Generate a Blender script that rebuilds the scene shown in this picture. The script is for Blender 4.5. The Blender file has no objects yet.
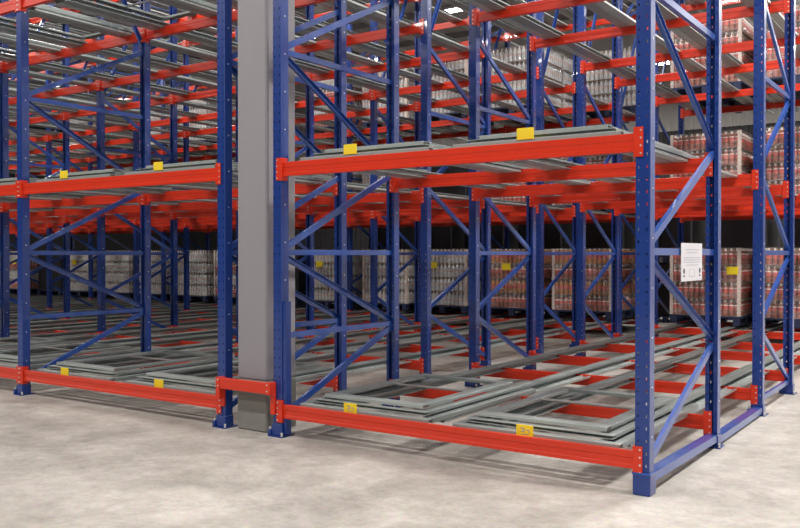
import bpy, math, random
from mathutils import Vector, Matrix
random.seed(7)
SC = bpy.context.scene
COL = SC.collection

# ------------------------------------------------------------ camera
CAM = Vector((1.707, -5.100, 1.45)); YAW = 0.6022; PITCH = -0.0107; FPX = 854.3
cd = bpy.data.cameras.new('camera'); cam = bpy.data.objects.new('camera', cd); COL.objects.link(cam)
cam.location = CAM; cam.rotation_euler = (math.pi/2 + PITCH, 0, YAW)
cd.sensor_width = 36; cd.lens = FPX/800*36; cd.clip_end = 200
SC.camera = cam

def project(p):
    s, c = math.sin(YAW), math.cos(YAW)
    X, Y, Z = p[0]-CAM.x, p[1]-CAM.y, p[2]-CAM.z
    z = -s*X + c*Y; x = c*X + s*Y
    if z < .2: return None
    u = Z - z*math.sin(PITCH)
    return 400+FPX*x/z, 264-FPX*u/z
def seen(x0, x1, y0, y1, z0, z1, m=6):
    ps = [project((x, y, z)) for x in (x0, x1) for y in (y0, y1) for z in (z0, z1)]
    ps = [p for p in ps if p]
    if not ps: return False
    return (max(p[0] for p in ps) > -m and min(p[0] for p in ps) < 800+m and
            max(p[1] for p in ps) > -m and min(p[1] for p in ps) < 528+m)

# ------------------------------------------------------------ materials
def nt(name):
    m = bpy.data.materials.new(name); m.use_nodes = True
    n = m.node_tree; b = n.nodes['Principled BSDF']
    return m, n, b
def paint(name, col, rough=.4, metal=0.0, var=.12, scale=6.0, coat=0.0, bump=0.0):
    m, n, b = nt(name)
    tc = n.nodes.new('ShaderNodeTexCoord'); no = n.nodes.new('ShaderNodeTexNoise')
    no.inputs['Scale'].default_value = scale; no.inputs['Detail'].default_value = 5
    n.links.new(tc.outputs['Object'], no.inputs['Vector'])
    mx = n.nodes.new('ShaderNodeMix'); mx.data_type = 'RGBA'
    mx.inputs[6].default_value = (*[c*(1-var) for c in col], 1)
    mx.inputs[7].default_value = (*[min(1, c*(1+var)) for c in col], 1)
    n.links.new(no.outputs['Fac'], mx.inputs[0]); n.links.new(mx.outputs[2], b.inputs['Base Color'])
    b.inputs['Roughness'].default_value = rough; b.inputs['Metallic'].default_value = metal
    b.inputs['Coat Weight'].default_value = coat
    if bump:
        bp = n.nodes.new('ShaderNodeBump'); bp.inputs['Strength'].default_value = bump; bp.inputs['Distance'].default_value = .01
        n.links.new(no.outputs['Fac'], bp.inputs['Height']); n.links.new(bp.outputs['Normal'], b.inputs['Normal'])
    return m
M = {}
M['blue'] = paint('blue_paint', (.009, .038, .21), .30, var=.1, coat=.35)
M['brace'] = paint('blue_brace_paint', (.018, .065, .29), .30, var=.1, coat=.4)
M['red'] = paint('orange_red_paint', (.62, .029, .006), .36, var=.08, coat=.15)
M['zinc'] = paint('galvanised_steel', (.25, .285, .28), .34, .3, var=.07, scale=5)
M['zinc_lit'] = paint('lit_galvanised_steel', (.38, .42, .41), .35, .3, var=.06, scale=5)  # same steel lightened, painting in the light its edges reflect
M['bolt'] = paint('bolt_steel', (.75, .75, .75), .3, .6, var=.05)
M['yellow'] = paint('yellow_plate', (.85, .66, .02), .5, var=.05)
M['ink'] = paint('dark_ink', (.03, .03, .04), .6, var=.05)
M['greyink'] = paint('grey_ink', (.35, .36, .42), .6, var=.05)
M['paper'] = paint('white_sheet', (.62, .62, .66), .5, var=.02)
M['column'] = paint('grey_column_paint', (.27, .26, .285), .6, var=.05, scale=2)
M['column_lower'] = paint('darker_column_grey', (.21, .21, .195), .7, var=.2, scale=5)  # darker grey for the lower part of the column
M['wood'] = paint('blue_pallet_board', (.02, .03, .08), .7, var=.3, scale=9)
M['board'] = paint('pale_edge_board', (.62, .52, .46), .7, var=.08)
M['black'] = paint('black_stretch_film', (.015, .015, .017), .35, var=.3, scale=9, bump=.6)
M['cola'] = paint('dark_drink', (.30, .09, .06), .2, var=.3, scale=25)
M['cola_label'] = paint('red_bottle_label', (.58, .085, .06), .4, var=.2, scale=25)
M['white'] = paint('white_plastic', (.75, .70, .66), .4, var=.1, scale=25)
M['amber'] = paint('orange_drink', (.42, .17, .04), .2, var=.3, scale=25)
M['water'] = paint('clear_bottle_plastic', (.50, .52, .53), .15, var=.4, scale=18)
M['water_label'] = paint('pale_bottle_label', (.55, .44, .40), .4, var=.3, scale=18)
M['card'] = paint('tan_tray_card', (.35, .22, .14), .7, var=.1)
M['lampbody'] = paint('lamp_housing', (.6, .6, .6), .5, var=.02)
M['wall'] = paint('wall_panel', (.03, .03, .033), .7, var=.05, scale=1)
M['bounce_wall'] = paint('white_bounce_panel', (.62, .61, .62), .6, var=.03, scale=1)  # white chosen so the unseen right wall acts as a reflector
M['wall_lit_top'] = paint('pale_lit_wall_top', (.35, .34, .33), .6, var=.1, scale=1)  # paler wall top, brightness of the upper hall put into the colour
M['truss'] = paint('dark_roof_steel', (.20, .19, .19), .5, var=.1)
def film():
    m, n, b = nt('clear_stretch_film')
    out = n.nodes['Material Output']; t = n.nodes.new('ShaderNodeBsdfTransparent'); mix = n.nodes.new('ShaderNodeMixShader')
    b.inputs['Base Color'].default_value = (.85, .80, .79, 1); b.inputs['Roughness'].default_value = .3
    tc = n.nodes.new('ShaderNodeTexCoord'); no = n.nodes.new('ShaderNodeTexNoise'); mp = n.nodes.new('ShaderNodeMapping')
    mp.inputs['Scale'].default_value = (3, 3, 14); no.inputs['Detail'].default_value = 6; no.inputs['Scale'].default_value = 2
    n.links.new(tc.outputs['Object'], mp.inputs['Vector']); n.links.new(mp.outputs['Vector'], no.inputs['Vector'])
    bp = n.nodes.new('ShaderNodeBump'); bp.inputs['Strength'].default_value = .6; bp.inputs['Distance'].default_value = .02
    n.links.new(no.outputs['Fac'], bp.inputs['Height']); n.links.new(bp.outputs['Normal'], b.inputs['Normal'])
    cr = n.nodes.new('ShaderNodeValToRGB'); cr.color_ramp.elements[0].position = .45; cr.color_ramp.elements[0].color = (.07,)*3+(1,)
    cr.color_ramp.elements[1].position = .7; cr.color_ramp.elements[1].color = (.30,)*3+(1,)
    n.links.new(no.outputs['Fac'], cr.inputs['Fac']); n.links.new(cr.outputs['Color'], mix.inputs['Fac'])
    n.links.new(t.outputs[0], mix.inputs[1]); n.links.new(b.outputs[0], mix.inputs[2]); n.links.new(mix.outputs[0], out.inputs['Surface'])
    return m
M['film'] = film()
def concrete():
    m, n, b = nt('polished_concrete')
    tc = n.nodes.new('ShaderNodeTexCoord')
    def noise(sc, det, rough=.6, dist=0):
        o = n.nodes.new('ShaderNodeTexNoise'); o.inputs['Scale'].default_value = sc; o.inputs['Detail'].default_value = det
        o.inputs['Roughness'].default_value = rough; o.inputs['Distortion'].default_value = dist
        n.links.new(tc.outputs['Object'], o.inputs['Vector']); return o
    a = noise(1.3, 10, .7, .3); c = noise(7, 10, .75, .2); d = noise(40, 3)
    r1 = n.nodes.new('ShaderNodeValToRGB'); e = r1.color_ramp.elements
    e[0].position = .33; e[0].color = (.35, .33, .30, 1); e[1].position = .68; e[1].color = (.62, .59, .55, 1)
    n.links.new(a.outputs['Fac'], r1.inputs['Fac'])
    r2 = n.nodes.new('ShaderNodeValToRGB'); e = r2.color_ramp.elements
    e[0].position = .35; e[0].color = (.66, .65, .63, 1); e[1].position = .65; e[1].color = (1, 1, 1, 1)
    n.links.new(c.outputs['Fac'], r2.inputs['Fac'])
    mu = n.nodes.new('ShaderNodeMix'); mu.data_type = 'RGBA'; mu.blend_type = 'MULTIPLY'; mu.inputs[0].default_value = .8
    n.links.new(r1.outputs['Color'], mu.inputs[6]); n.links.new(r2.outputs['Color'], mu.inputs[7])
    m3 = n.nodes.new('ShaderNodeMix'); m3.data_type = 'RGBA'; m3.blend_type = 'OVERLAY'; m3.inputs[0].default_value = .25
    n.links.new(mu.outputs[2], m3.inputs[6]); n.links.new(d.outputs['Color'], m3.inputs[7])
    n.links.new(m3.outputs[2], b.inputs['Base Color'])
    b.inputs['Roughness'].default_value = .5
    bp = n.nodes.new('ShaderNodeBump'); bp.inputs['Strength'].default_value = .15; bp.inputs['Distance'].default_value = .01
    n.links.new(c.outputs['Fac'], bp.inputs['Height']); n.links.new(bp.outputs['Normal'], b.inputs['Normal'])
    return m
M['concrete'] = concrete()
def emit(name, col, s):
    m, n, b = nt(name); b.inputs['Base Color'].default_value = (.8, .8, .8, 1)
    b.inputs['Emission Color'].default_value = (*col, 1); b.inputs['Emission Strength'].default_value = s; return m
M['glow'] = emit('lamp_diffuser', (1, .96, .9), 22)

# ------------------------------------------------------------ mesh builder
class MB:
    def __init__(s): s.v = []; s.f = []; s.m = []; s.mats = []
    def mi(s, k):
        if k not in s.mats: s.mats.append(k)
        return s.mats.index(k)
    def add(s, vs, fs, k):
        b = len(s.v); s.v += [tuple(v) for v in vs]; i = s.mi(k)
        for f in fs: s.f.append(tuple(b+j for j in f)); s.m.append(i)
    def box(s, x0, x1, y0, y1, z0, z1, k, mat=None, bev=0.0):
        if bev:
            # box with chamfered vertical and horizontal long edges: three stacked rings
            b = bev; vs = []
            def ring(z, i):
                return [(x0+i+b, y0+i, z), (x1-i-b, y0+i, z), (x1-i, y0+i+b, z), (x1-i, y1-i-b, z), (x1-i-b, y1-i, z), (x0+i+b, y1-i, z), (x0+i, y1-i-b, z), (x0+i, y0+i+b, z)]
            vs = ring(z0, b) + ring(z0+b, 0) + ring(z1-b, 0) + ring(z1, b)
            fs = [tuple(range(7, -1, -1)), tuple(range(24, 32))]
            for r in range(3):
                for i in range(8): fs.append((r*8+i, r*8+(i+1) % 8, r*8+8+(i+1) % 8, r*8+8+i))
        else:
            vs = [(x, y, z) for z in (z0, z1) for y in (y0, y1) for x in (x0, x1)]
            fs = [(0, 2, 3, 1), (4, 5, 7, 6), (0, 1, 5, 4), (2, 6, 7, 3), (0, 4, 6, 2), (1, 3, 7, 5)]
        if mat: vs = [mat @ Vector(v) for v in vs]
        s.add(vs, fs, k)
    def prism(s, prof, p0, axis, L, k, mat=None):
        """profile (a,b) extruded along axis 'x' (a=y,b=z) or 'y' (a=x,b=z) or 'z' (a=x,b=y)"""
        n = len(prof); vs = []
        for t in (0, L):
            for a, b in prof:
                q = {'x': (t, a, b), 'y': (a, t, b), 'z': (a, b, t)}[axis]
                vs.append((p0[0]+q[0], p0[1]+q[1], p0[2]+q[2]))
        fs = [tuple(range(n)), tuple(range(2*n-1, n-1, -1))] + [(i, i+n, (i+1) % n+n, (i+1) % n) for i in range(n)]
        if mat: vs = [mat @ Vector(v) for v in vs]
        s.add(vs, fs, k)
    def cyl(s, c, r, h, axis, k, n=8):
        vs = []
        for t in (0, h):
            for i in range(n):
                a = 2*math.pi*i/n; u, w = r*math.cos(a), r*math.sin(a)
                q = {'x': (t, u, w), 'y': (u, t, w), 'z': (u, w, t)}[axis]
                vs.append((c[0]+q[0], c[1]+q[1], c[2]+q[2]))
        fs = [tuple(range(n-1, -1, -1)), tuple(range(n, 2*n))] + [(i, (i+1) % n, (i+1) % n+n, i+n) for i in range(n)]
        s.add(vs, fs, k)
    def lathe(s, c, prof, n=6):
        """prof: list of (r,z,material of the band above)"""
        for j in range(len(prof)-1):
            r0, z0, k = prof[j]; r1, z1, _ = prof[j+1]; vs = []
            for r, z in ((r0, z0), (r1, z1)):
                for i in range(n):
                    a = 2*math.pi*i/n; vs.append((c[0]+r*math.cos(a), c[1]+r*math.sin(a), c[2]+z))
            s.add(vs, [(i, (i+1) % n, (i+1) % n+n, i+n) for i in range(n)], k)
    def mesh(s, name, smooth=False):
        me = bpy.data.meshes.new(name); me.from_pydata(s.v, [], s.f)
        for k in s.mats: me.materials.append(M[k])
        me.polygons.foreach_set('material_index', s.m)
        me.validate(); me.update(); 
        import bmesh
        bm = bmesh.new(); bm.from_mesh(me); bmesh.ops.recalc_face_normals(bm, faces=bm.faces); bm.to_mesh(me); bm.free()
        if smooth: me.polygons.foreach_set('use_smooth', [True]*len(me.polygons))
        return me

def link(name, me, parent=None, loc=(0, 0, 0), rot=(0, 0, 0)):
    o = bpy.data.objects.new(name, me); COL.objects.link(o); o.location = loc; o.rotation_euler = rot
    if parent: o.parent = parent
    return o
def props(o, label=None, cat=None, group=None, kind=None):
    if label: o['label'] = label
    if cat: o['category'] = cat
    if group: o['group'] = group
    if kind: o['kind'] = kind
    return o
def struct(name, mb, label=None):
    o = link(name, mb.mesh(name)); o['kind'] = 'structure'
    return o

# ------------------------------------------------------------ layout
UW, UD = .091, .085                       # upright width (x) and depth (y)
XL = {'A': 0.0, 'B': -2.957, 'C': -3.591}
XL['D'] = XL['C']-2.955; XL['E'] = XL['D']-2.985
XL['F'] = XL['E']-2.985; XL['G'] = XL['F']-2.985; XL['H'] = XL['G']-2.985; XL['I'] = XL['H']-2.985; XL['J'] = XL['I']-2.985
T = [0, 1.566, 3.13, 4.56, 6.153, 7.47, 9.35, 10.85]
LV = [.205, 2.13, 4.05, 5.97]
BAYS = [('B', 'A'), ('D', 'C'), ('E', 'D'), ('F', 'E'), ('G', 'F'), ('H', 'G'), ('I', 'H'), ('J', 'I')]
BAYN = ['the bay right of column', 'the bay left of column', 'second bay left of column', 'third bay left of column',
        'fourth bay left of column', 'fifth bay left of column', 'sixth bay left of column', 'seventh bay left of column']
ROWN = ['front', 'second', 'third', 'fourth', 'fifth', 'sixth', 'seventh', 'eighth']
LEVN = ['floor-level', 'first-level', 'second-level', 'top-level']
H = 6.35

# ------------------------------------------------------------ rack frames
def upright_mesh(opening):
    """C-section with slotted web; opening = +1: open side faces +y."""
    mb = MB(); o = opening; w = UW/2; d = UD/2
    def strip(x0, x1, y, xs):
        # plate in the xz plane at y with holes in the listed x ranges
        edges = [x0] + [e for a in xs for e in a] + [x1]
        z = .02; rows = []
        while z < H: rows.append(z); z += .075
        for ci in range(len(edges)-1):
            a, b = edges[ci], edges[ci+1]; hole = ci % 2 == 1
            if not hole: mb.add([(a, y, 0), (b, y, 0), (b, y, H), (a, y, H)], [(0, 1, 2, 3)], 'blue')
            else:
                for zz in rows: mb.add([(a, y, zz+.018), (b, y, zz+.018), (b, y, zz+.075), (a, y, zz+.075)], [(0, 1, 2, 3)], 'blue')
    strip(-w+.004, w-.004, -o*d, [(-.030, -.022), (.022, .030)])
    # web chamfers, flanges and lips
    for sx in (-1, 1):
        mb.add([(sx*(w-.004), -o*d, 0), (sx*w, -o*(d-.004), 0), (sx*w, -o*(d-.004), H), (sx*(w-.004), -o*d, H)], [(0, 1, 2, 3)], 'blue')
        x0, x1 = sorted((sx*w, sx*(w-.003)))
        mb.box(x0, x1, *sorted((-o*(d-.004), o*d)), 0, H, 'blue')
        z = .05
        while z < H-.1:                               # bolt heads down the flange
            mb.cyl((sx*w if sx > 0 else -w-.003, 0, z), .006, .003, 'x', 'bolt', 6); z += .3
        a, b = sorted((sx*w, sx*(w-.029)))
        edges = [(a, b)]
        # lip with punched slots
        xm0, xm1 = (a+.010, b-.010)
        mb.add([(a, o*d, 0), (xm0, o*d, 0), (xm0, o*d, H), (a, o*d, H)], [(0, 1, 2, 3)], 'blue')
        mb.add([(xm1, o*d, 0), (b, o*d, 0), (b, o*d, H), (xm1, o*d, H)], [(0, 1, 2, 3)], 'blue')
        z = .02
        while z < H: mb.add([(xm0, o*d, z+.02), (xm1, o*d, z+.02), (xm1, o*d, z+.075), (xm0, o*d, z+.075)], [(0, 1, 2, 3)], 'blue'); z += .075
    me = mb.mesh('upright')
    return me
UPM = {1: upright_mesh(1), -1: upright_mesh(-1)}
JZ = [.13, .80, 1.47, 2.24, 3.08, 3.88, 6.58, 5.48, 6.2]
def brace_mesh(y0, z0, y1, z1, wd=.05, th=.028, name='diagonal_brace', flip=False):
    mb = MB(); L = math.hypot(y1-y0, z1-z0)
    a = math.atan2(z1-z0, y1-y0)
    mt = Matrix.Translation((0, y0, z0)) @ Matrix.Rotation(a, 4, 'X')
    h = wd/2; t = th/2; p = .003
    # channel: flat face on +x, flanges toward -x
    prof = [(t, -h), (t, h), (-t, h), (-t, h-p), (t-p, h-p), (t-p, -h+p), (-t, -h+p), (-t, -h)]
    if flip: prof = [(-a_, b_) for a_, b_ in prof]
    mb.prism(prof, (0, 0, 0), 'y', L, 'brace', mt)
    return mb.mesh(name)
def foot_plain():
    mb = MB(); w, d = UW/2, UD/2
    mb.box(-w-.03, w+.03, -d-.035, d+.03, 0, .008, 'blue')
    mb.box(-w-.008, w+.008, -d-.012, d+.004, .008, .10, 'blue', bev=.004)
    mb.box(-w-.035, -w-.006, -d-.03, -d+.03, .008, .055, 'blue', bev=.004)
    mb.cyl((-w-.02, -d-.015, .055), .009, .02, 'z', 'bolt'); mb.cyl((w+.018, -d-.02, .008), .009, .03, 'z', 'bolt')
    return mb.mesh('base_plate')
def foot_corner():
    mb = MB(); w, d = UW/2, UD/2
    mb.box(-w-.008, w+.01, -d-.014, d+.006, 0, .135, 'blue', bev=.004)
    mb.box(-w-.012, w+.014, -d-.018, d+.010, .122, .137, 'brace', bev=.003)
    return mb.mesh('base_plate')
FOOT = foot_plain(); FOOTC = foot_corner()
SPANS = {}
for k in range(4):
    a, b = T[2*k], T[2*k+1]; ya, yb = a+UD/2-.01, b-UD/2+.01
    lst = []
    for j in range(len(JZ)-1):
        near = (j % 2 == 0) if k == 0 else (j % 2 == 1)
        z0, z1 = JZ[j]+.03, JZ[j+1]-.03
        lst.append(('diagonal_brace', brace_mesh(ya if near else yb, z0, yb if near else ya, z1, flip=j % 2 == 1)))
    for j in (0, 1, 2, 4, 6):
        if k == 0 or j != 1: lst.append(('horizontal_brace', brace_mesh(ya, JZ[j], yb, JZ[j], .045, .03, 'horizontal_brace')))
    SPANS[k] = lst
LINEN = {'A': 'at the open right corner', 'B': 'just right of the grey column', 'C': 'just left of the grey column', 'D': 'one bay left of the column',
         'E': 'two bays left of the column', 'F': 'three bays left of the column', 'G': 'four bays left of the column', 'H': 'five bays left of the column',
         'I': 'six bays left of the column', 'J': 'seven bays left of the column'}
DEPN = ['front', 'second-from-front', 'third-from-front', 'rearmost']
for ln, x in XL.items():
    for k in range(4):
        a, b = T[2*k], T[2*k+1]
        if not seen(x-.06, x+.06, a, b, 0, H): continue
        r = link('rack_frame', None, None, (x, a, 0))
        props(r, '%s blue slotted rack frame with zigzag bracing %s' % (DEPN[k], LINEN[ln]), 'rack frame', 'blue rack frames')
        for yy, o in ((a, 1), (b, -1)):
            u = link('upright', UPM[o], r, (0, yy-a, 0))
            corner = ln == 'A' and yy == 0
            f = link('base_plate', FOOTC if corner else FOOT, r, (0, yy-a, 0))
        for nm, me in SPANS[k]:
            if ln == 'A' and k == 0 and nm == 'horizontal_brace' and me.vertices[0].co.z < 1: continue
            if nm == 'horizontal_brace' and me.vertices[0].co.z < .3 and (ln != 'A' or k == 0): continue
            link(nm, me, r, (0, -a, 0))
        if ln == 'B' and k == 0:
            mb = MB(); mb.prism([(.0, -.03), (.035, -.03), (.035, .03), (.03, .03), (.03, -.025), (0, -.025)], (UW/2+.001, .0, .02), 'z', 1.06, 'blue')
            props(link('reinforcing_strip', mb.mesh('reinforcing_strip'), r), 'short blue reinforcing strip on the lower post')

# ------------------------------------------------------------ beams
BL = 2.985-UW-.004; BLD = 2.955-UW-.004; BLR = 2.957-UW-.004
BP = [(-.025, -.055), (.025, -.055), (.025, .022), (.002, .022), (.002, .050), (-.003, .055), (-.022, .055), (-.025, .052), (-.025, .014), (-.021, .010), (-.021, -.028), (-.025, -.032)]
def beam_mesh(L):
    mb = MB(); mb.prism(BP, (-L/2, 0, 0), 'x', L, 'red'); return mb.mesh('beam')
def connector(side, front=True):
    # L plate wrapped round the upright edge; side=+1 at the beam's right end (upright further right)
    mb = MB(); s = side
    x0, x1 = sorted((0.001*s, -.008*s)); mb.box(x0, x1, -.035, .03, -.09, .09, 'red')
    x0, x1 = sorted((-.008*s, .052*s)); mb.box(x0, x1, -.041, -.035, -.09, .09, 'red', bev=.002)
    for i in range(4):
        mb.cyl((.038*s, -.045, -.07+.0467*i), .0065, .005, 'y', 'bolt', 6)
    return mb.mesh('end_connector')
BM = {'r': beam_mesh(BLR), 'l': beam_mesh(BL), 'd': beam_mesh(BLD)}
CN = {1: connector(1), -1: connector(-1)}
def put_beam(me, L, xc, y, z, label, group):
    r = link('load_beam', None, None, (xc, y, z)); props(r, label, 'rack beam', group, 'thing')
    link('beam', me, r)
    link('end_connector', CN[1], r, (L/2, 0, 0)); link('end_connector', CN[-1], r, (-L/2, 0, 0))
for bi, (l, rr) in enumerate(BAYS):
    xc = (XL[l]+XL[rr])/2; L = [BLR, BLD, BL][min(bi, 2)]; me = BM['rdl'[min(bi, 2)]]
    for ti, t in enumerate(T):
        for li, z in enumerate(LV):
            front = -1 if ti % 2 == 0 else 1
            y = t - .012 if front == -1 else t - .012
            zz = z-.025 if (li == 0 and ti > 0) else z
            if not seen(xc-L/2, xc+L/2, t, t, zz-.06, zz+.06): continue
            put_beam(me, L, xc, t-.012, zz, 'orange-red %s beam, %s row from aisle, in %s' % (LEVN[li], ROWN[ti], BAYN[bi]), '%s orange-red beams' % LEVN[li])

# bridge beam in front of the column
mb = MB(); L = XL['B']-XL['C']; mb.box(-L/2+.02, L/2-.02, -.025, .02, -.045, .045, 'red', bev=.004)
r = link('bridging_beam', None, None, ((XL['B']+XL['C'])/2, -.09, .385)); props(r, 'short orange-red beam bridging the grey column near the floor', 'rack beam', None, 'thing')
link('beam', mb.mesh('beam'), r)
for s in (-1, 1):
    mb = MB(); x0, x1 = sorted((s*(L/2-.055), s*(L/2-.01)))
    mb.box(x0, x1, .02, .045, -.20 if s < 0 else -.21, .05, 'red', bev=.003)
    mb.box(x0, x1, -.03, .02, -.13 if s < 0 else -.05, .05, 'red', bev=.003)
    for zz in (.03, -.02): mb.cyl((s*(L/2-.04), -.036, zz), .007, .006, 'y', 'bolt', 6)
    link('end_connector', mb.mesh('end_connector'), r)

# floor guard rail along the open side
for (y0, y1, z0, z1, lab) in ((T[0]+.06, T[1]-.05, .125, .10, 'flat blue floor guard rail between the corner post and the next post'),
                              (T[1]+.05, T[2]-.05, .075, .075, 'flat blue floor guard rail running from second post to third post')):
    mb = MB(); n = math.hypot(y1-y0, z1-z0); mt = Matrix.Translation((.01, y0, z0)) @ Matrix.Rotation(math.atan2(z1-z0, y1-y0), 4, 'X')
    mb.prism([(.036, 0), (-.040, 0), (-.040, -.055), (-.036, -.055), (-.036, -.004), (.032, -.004), (.032, -.055), (.036, -.055)], (0, 0, 0), 'y', n, 'brace', mt)
    o = link('guard_rail', mb.mesh('guard_rail')); props(o, lab, 'guard rail')

# ------------------------------------------------------------ lanes: rails, nested carts
RZ = .03; RY0, RY1 = .27, 12.0
def rail_mesh():
    mb = MB(); w = .065
    p = [(-w, 0), (w, 0), (w, .006), (.012, .006), (.012, .046), (w, .046), (w, .058), (.022, .058), (.018, .052), (-.018, .052), (-.022, .058), (-w, .058), (-w, .046), (-.012, .046), (-.012, .006), (-w, .006)]
    mb.prism(p, (0, 0, 0), 'y', RY1-RY0, 'zinc'); return mb.mesh('guide_rail')
RAIL = rail_mesh()
mb = MB(); p = [(-.045, 0), (.045, 0), (.045, .02), (.040, .02), (.040, .005), (-.040, .005), (-.040, .02), (-.045, .02)]
mb.prism(p, (0, 0, 0), 'y', RY1-RY0, 'zinc_lit'); TRACK = mb.mesh('side_track')
def channel(mb, axis, a0, a1, c, z0, z1, w, k, face=None):
    h = w/2; p = .004
    prof = [(-h, z0), (-h, z1-.003), (-h+.003, z1), (h-.003, z1), (h, z1-.003), (h, z0), (h-p, z0), (h-p, z1-p), (-h+p, z1-p), (-h+p, z0)]
    if axis == 'y': mb.prism(prof, (c, a0, 0), 'y', a1-a0, k)
    elif face == 'open': mb.prism([(-h, z0), (-h, z0+p), (h-p, z0+p), (h-p, z1-p), (-h, z1-p), (-h, z1), (h, z1), (h, z0)], (a0, c, 0), 'x', a1-a0, k)
    else: mb.prism(prof, (a0, c, 0), 'x', a1-a0, k)
def cart_parts(k):
    w = [.605, .534, .468][k]; cw = [.060, .054, .095][k]; y0 = [.040, .112, .178][k]; y1 = [1.78, 1.70, 1.62][k]
    z0, z1 = [(.057, .090), (.099, .124), (.134, .158)][k]
    mat = 'zinc' if k < 2 else 'zinc'
    P = []
    for s in (-1, 1):
        mb = MB(); channel(mb, 'y', y0+cw, y1, s*(w-cw/2), z0, z1, cw, 'zinc'); P.append(('side_channel', mb))
    mb = MB(); channel(mb, 'x', -w, w, y0+cw/2, z0, z1, cw, 'zinc_lit', 'open' if k == 1 else None); P.append(('front_channel', mb))
    if k == 2:
        mb = MB(); channel(mb, 'x', -w+cw, w-cw, y1-cw/2, z0, z1, cw, 'zinc'); P.append(('rear_channel', mb))
        mb = MB(); mb.cyl((-w+cw, 1.0, z1-.012), .011, 2*(w-cw), 'x', 'truss', 8); P.append(('cross_rod', mb))
    else:
        for a in (-w, w-cw):
            mb = MB(); mb.box(a, a+cw, y1, y1+.02, z0, z1, 'zinc'); P.append(('end_cap', mb))
    return [(n, m.mesh(n)) for n, m in P]
CART = [cart_parts(k) for k in range(3)]
mb = MB(); mb.box(-.062, .062, -.006, 0, -.022, .055, 'yellow', bev=.0015); TAG = mb.mesh('lane_tag')
mb = MB()
for (x0, x1, z0, z1) in ((-.03, -.005, .03, .036), (-.008, .0, .016, .036), (-.026, 0, .010, .016), (.012, .034, .02, .025), (.03, .036, .005, .025), (-.026, .03, -.008, -.004)):
    mb.box(x0, x1, -.0075, -.006, z0, z1, 'greyink')
TAGM = mb.mesh('tag_marking')
LANES = []
for bi, (l, rr) in enumerate(BAYS):
    x0, x1 = XL[l], XL[rr]; c = (x0+x1)/2
    off = .71 if bi else .705
    LANES += [(bi, 'left', c-off), (bi, 'right', c+off)]
NEST = ['outermost', 'middle', 'innermost']
for bi, side, xc in LANES:
    for li, z in enumerate(LV):
        base = z+RZ-(.025 if li == 0 else 0)
        if li == 3 and bi == 0: pass
        for s, sn in ((-1, 'left'), (1, 'right')):
            x = xc+s*.425
            if not seen(x-.06, x+.06, RY0, RY1, base, base+.06): continue
            o = link('guide_rail', RAIL, None, (x, RY0, base)); 
            props(o, 'grey %s %s guide rail of %s lane in %s' % (LEVN[li], sn, side, BAYN[bi]), 'guide rail', '%s guide rails' % LEVN[li])
            link('side_track', TRACK, o, (s*.125, 0, 0))
        if bi > 5 and li != 2: continue
        for k in range(3):
            if not seen(xc-.6, xc+.6, .04, 1.8, z, z+.15, 0): continue
            r = link('pallet_cart', None, None, (xc, 0, base-RZ))
            props(r, '%s grey nested cart, %s, %s lane of %s' % (NEST[k], LEVN[li], side, BAYN[bi]), 'pallet cart', '%s nested pallet carts' % LEVN[li])
            for nm, me in CART[k]: link(nm, me, r)
            if k == 0:
                t = link('lane_tag', TAG, r, ((-.10 if side == 'left' else -.045) if bi == 0 else -.12, .040, .085 if li == 0 else .105)); t['label'] = 'yellow lane tag'
                if bi == 0 and li == 0: link('tag_marking', TAGM, t)

# ------------------------------------------------------------ pallets of drinks
def bottle(mb, x, y, z, kind):
    r = .044
    if kind == 'cola': p = [(r*.9, 0, 'cola'), (r, .02, 'cola'), (r*.93, .10, 'cola_label'), (r, .165, 'white'), (r*.95, .18, 'cola'), (r*.5, .225, 'white'), (r*.4, .25, 'white'), (r*.4, .268, 'white'), (0.001, .27, 'white')]
    elif kind == 'amber': p = [(r*.9, 0, 'amber'), (r, .02, 'amber'), (r*.93, .09, 'cola_label'), (r, .155, 'amber'), (r*.95, .18, 'amber'), (r*.4, .24, 'amber'), (r*.34, .25, 'white'), (r*.34, .268, 'white'), (0.001, .27, 'white')]
    else: p = [(r*.9, 0, 'water'), (r, .02, 'water'), (r*.93, .10, 'water_label'), (r, .15, 'water'), (r*.95, .18, 'water'), (r*.4, .24, 'water'), (r*.34, .25, 'white'), (r*.34, .268, 'white'), (0.001, .27, 'white')]
    mb.lathe((x, y, z), p, 7)
LAY = {}
NX = 12; PITB = .0925
for kind in ('cola', 'amber', 'water'):
    mb = MB(); half = (NX-1)/2*PITB
    for i in range(NX):
        for j in range(NX):
            if i in (0, NX-1) or j in (0, NX-1): bottle(mb, -half+i*PITB, -half+j*PITB, .006, kind)
    LAY[kind] = mb.mesh('bottle_layer', True)
mb = MB(); mb.box(-.56, .56, -.56, .56, 0, .005, 'card'); mb.box(-.45, .45, -.45, .45, .005, .27, 'card'); TRAY = mb.mesh('tray')
mb = MB()
for x in (-.56, -.05, .46):
    mb.box(x, x+.1, -.58, .58, 0, .022, 'wood')
    for y in (-.58, -.05, .46): mb.box(x, x+.1, y, y+.12, .022, .115, 'wood')
for i in range(7): mb.box(-.58, .58, -.58+i*.172, -.58+i*.172+.125, .115, .145, 'wood')
PAL = mb.mesh('pallet_base')
def boards(xs):
    mb = MB()
    for x in xs:
        mb.box(x-.05 if x > 0 else x, x if x > 0 else x+.05, -.572, -.566, 0, 1.12, 'board')
        a, b = sorted((x, x-.006*(1 if x > 0 else -1))); mb.box(a, b, -.566, -.51, 0, 1.12, 'board')
    return mb.mesh('edge_board')
EB = {'l': boards([-.572]), 'r': boards([.572])}
mb = MB()
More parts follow.
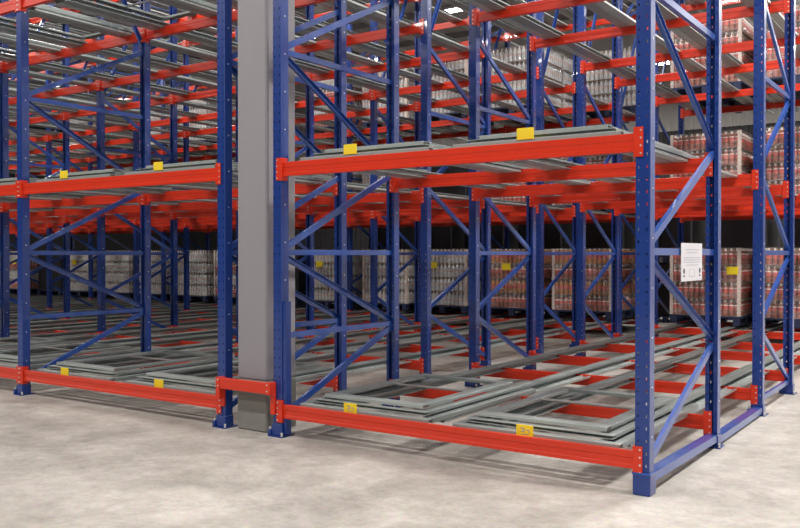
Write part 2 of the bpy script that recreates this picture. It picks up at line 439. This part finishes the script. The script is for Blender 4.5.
for (x0, x1, y0, y1) in ((-.577, .577, -.577, -.577), (.577, .577, -.577, .577), (.577, -.577, .577, .577), (-.577, -.577, .577, -.577)):
    mb.add([(x0, y0, 0), (x1, y1, 0), (x1, y1, 1.13), (x0, y0, 1.13)], [(0, 1, 2, 3)], 'film')
mb.add([(-.577, -.577, 1.13), (.577, -.577, 1.13), (.577, .577, 1.13), (-.577, .577, 1.13)], [(0, 1, 2, 3)], 'film')
FILM = mb.mesh('stretch_wrap')
mb = MB(); mb.box(-.56, .56, -.56, .56, 0, 1.14, 'black', bev=.03); BLK = mb.mesh('black_wrapped_load')
mb = MB(); mb.box(-.09, .09, -.005, 0, -.065, .065, 'yellow'); YL = mb.mesh('yellow_label')
WORDS = {'cola': 'red-labelled bottles', 'amber': 'orange bottles', 'water': 'clear bottles', 'black': 'black-wrapped goods'}
def pallet(xc, y, z, kinds, label, eb='lr', yl=None, dz=0):
    r = link('drinks_pallet', None, None, (xc, y, z)); props(r, label, 'loaded pallet', 'loaded pallets at the back')
    link('pallet_base', PAL, r)
    if kinds == 'black': link('black_wrapped_load', BLK, r, (0, 0, .145)); return
    for i in range(4):
        k = kinds[i % len(kinds)]
        t = link('bottle_layer', LAY[k], r, (0, 0, .147+i*.281)); t['kind'] = 'stuff'
        link('tray', TRAY, r, (0, 0, .147+i*.281))
    for c in eb: link('edge_board', EB[c], r, (0, 0, .147))
    link('stretch_wrap', FILM, r, (0, 0, .147))
    if yl: 
        t = link('yellow_label', YL, r, (yl[0], -.58, yl[1])); t['label'] = 'yellow label'
PY = T[6]+.75
plan = {}
for i, (bi, side, xc) in enumerate(LANES):
    for li in range(3):
        z = LV[li]+RZ+.058
        if bi == 0: kinds = ['cola']
        elif bi == 1: kinds = ['cola', 'amber'] if li == 0 else (['cola'] if li == 1 else ['water'])
        elif bi == 2: kinds = 'black' if (side == 'right' and li == 1) else ['water']
        else: kinds = ['water'] if (i+li) % 3 else (['cola', 'water'] if (i % 2) else 'black')
        if bi == 1 and side == 'right' and li == 2:
            pallet(xc, PY+1.25, z, kinds, 'rear %s pallet of clear bottles, %s lane, %s' % (LEVN[li], side, BAYN[bi]), 'l'); continue
        if bi > 2 and li == 2 and (i % 3 == 0): continue
        if not seen(xc-.6, xc+.6, PY-.6, PY+.6, z, z+1.3): continue
        kk = 'black' if kinds == 'black' else kinds[0]
        yl = None
        if li == 0 and kinds != 'black': yl = {0: ((.45, .9) if side == 'left' else (.46, .95)), 1: ((-.1, .93) if side == 'left' else (.0, .86))}.get(bi, (-.2, .95) if i % 2 else None)
        pallet(xc, PY, z, kinds, '%s pallet of %s, %s lane, %s' % (LEVN[li], WORDS[kk], side, BAYN[bi]), 'lr' if bi < 3 else 'l', yl)
        if li < 2 or bi in (0, 1):
            pallet(xc, PY+1.25, z, 'black' if (bi >= 2 and i % 2) else kinds, 'rear %s pallet of %s, %s lane, %s' % (LEVN[li], WORDS['black' if (bi >= 2 and i % 2) else kk], side, BAYN[bi]), 'l')

for i in range(9):  # black stacks added behind the lanes to darken the gaps between them
    x = .45 - i*1.47
    for j in range(2):
        if seen(x-.6, x+.6, 13.2, 14.2, 0, 2):
            pallet(x, 13.7, j*1.286, 'black', '%s black-wrapped pallet, stack %s from right, added behind racks to darken gaps' % (('lower', 'upper')[j], 'first second third fourth fifth sixth seventh eighth ninth'.split()[i]))

# ------------------------------------------------------------ building column
mb = MB(); cx0, cx1, cy0, cy1 = -3.445, -3.115, .0, .36
mb.box(cx0, cx1, cy0, cy1, .42, 8.4, 'column', bev=.012)
r = link('building_column', None, None, (0, 0, 0)); props(r, 'tall grey building column standing between two blue rack posts', 'column', None, 'thing')
link('shaft', mb.mesh('shaft'), r)
mb = MB(); mb.box(cx0-.004, cx1+.004, cy0-.004, cy1+.004, 0, .42, 'column_lower', bev=.012)
props(link('column_lower', mb.mesh('column_lower'), r), 'darker grey lower part of the column')

# ------------------------------------------------------------ load sign
r = link('load_sign', None, None, (.022, .91, 1.40)); props(r, 'white rack sign hanging on the blue brace beside the corner post', 'sign')
mb = MB(); mb.box(0, .004, -.25, .25, -.13, .13, 'paper', bev=.001); link('panel', mb.mesh('panel'), r)
mb = MB()
for i, (a, b, z) in enumerate(((-.17, .17, .085), (-.13, .13, .065), (-.2, .2, .03), (-.2, .2, .015), (-.2, .2, 0), (-.15, .15, -.02))):
    mb.box(.004, .0046, a, b, z-.0025, z+.0025, 'greyink')
for (y, zz) in ((0, -.07),):
    mb.box(.004, .0046, y-.07, y+.07, zz-.03, zz-.026, 'greyink'); mb.box(.004, .0046, y-.07, y-.066, zz-.03, zz+.02, 'greyink'); mb.box(.004, .0046, y+.066, y+.07, zz-.03, zz+.02, 'greyink'); mb.box(.004, .0046, y-.07, y+.07, zz+.018, zz+.02, 'greyink')
for y in (-.19, .19): mb.cyl((.004, y, -.06), .02, .0006, 'x', 'ink', 10); mb.box(.004, .0046, y-.018, y+.018, -.10, -.088, 'ink')
link('sign_print', mb.mesh('sign_print'), r)

# ------------------------------------------------------------ hall
CH = 8.5
WX0, WX1, WY0, WY1 = -40, 5.5, -16, 30
mb = MB(); mb.add([(WX0, WY0, 0), (WX1, WY0, 0), (WX1, WY1, 0), (WX0, WY1, 0)], [(0, 1, 2, 3)], 'concrete'); struct('floor', mb)
mb = MB(); mb.box(WX0, WX1, WY0, WY1, CH, CH+.2, 'truss')
y = WY0+.5
while y < WY1: mb.box(WX0, WX1, y, y+.12, CH-.18, CH, 'truss'); y += 2.6
struct('ceiling', mb)
for nm, b in (('wall_back', (WX0, WX1, WY1, WY1+.2)), ('wall_left', (WX0-.2, WX0, WY0, WY1)), ('wall_right_bounce', (WX1, WX1+.2, WY0, WY1)), ('wall_front', (WX0, WX1, WY0-.2, WY0))):
    mb = MB(); mb.box(*b, 0, CH, 'bounce_wall' if nm == 'wall_right_bounce' else 'wall')  # unseen right wall set close and white to bounce light onto rack sides
    if nm == 'wall_back':
        mb.box(WX0, WX1, WY1-.03, WY1, 6.5, CH, 'wall_lit_top')
        x = WX0
        while x < WX1: mb.box(x, x+.12, WY1-.07, WY1, 0, 6.5, 'wall'); mb.box(x, x+.12, WY1-.07, WY1-.03, 6.5, CH, 'wall_lit_top'); x += .3
    struct(nm, mb)

# ------------------------------------------------------------ lamps
mb = MB(); mb.prism([(-.18, .0), (-.11, .10), (.11, .10), (.18, 0), (.17, 0), (.105, .09), (-.105, .09), (-.17, 0)], (-.75, 0, 0), 'x', 1.5, 'lampbody'); LB = mb.mesh('lamp_housing')
mb = MB(); mb.box(-.74, .74, -.10, .10, .02, .05, 'glow'); LG = mb.mesh('lamp_diffuser')
LS = [(-4, -4.5, .75), (1.5, -4.5, .75), (-9.5, -4.5, 1), (-15, -4.5, 1), (-21, -4.5, 1), (3, -9, .9), (-4, -9, .7), (-11, -9, .7), (2.6, .5, 1.5), (2.6, 6, 1.8), (2.6, 12, 1.6), (2.6, 18, 1.4), (2.6, 24, 1.2)]  # unseen right-aisle row added to light the white right wall
for x in (-3.3, -9.5, -15.5, -22, -28): 
    for y in (3.8, 8.2, 14.5): LS.append((x, y, {3.8: 1.1, 8.2: .5, 14.5: .3}[y]))
for x in (-2, -8, -14, -22): LS.append((x, 24, .8))
for i, (x, y, p) in enumerate(LS):
    z = CH-.55
    if seen(x-.7, x+.7, y-.2, y+.2, z, z+.1):
        r = link('high_bay_lamp', None, None, (x, y, z)); props(r, 'long white ceiling lamp glowing above the racks', 'lamp', 'ceiling lamps above the racks')
        link('lamp_housing', LB, r); link('lamp_diffuser', LG, r)
        for sx in (-.6, .6):
            mb = MB(); mb.cyl((sx, 0, .1), .006, .45, 'z', 'lampbody', 6); link('suspension_wire', mb.mesh('suspension_wire'), r)
    ld = bpy.data.lights.new('lamp_light', 'AREA'); ld.shape = 'RECTANGLE'; ld.size = 1.5; ld.size_y = .3
    ld.energy = 170*p; ld.color = (1, .95, .90)
    lo = bpy.data.objects.new('lamp_light', ld); COL.objects.link(lo); lo.location = (x, y, z+.015)

w = bpy.data.worlds.new('world'); SC.world = w; w.use_nodes = True
w.node_tree.nodes['Background'].inputs[0].default_value = (.8, .85, 1, 1); w.node_tree.nodes['Background'].inputs[1].default_value = .3

vs = SC.view_settings; vs.view_transform = 'Standard'; vs.look = 'None'; vs.gamma = 1; vs.use_curve_mapping = False
vs.exposure = 0.85
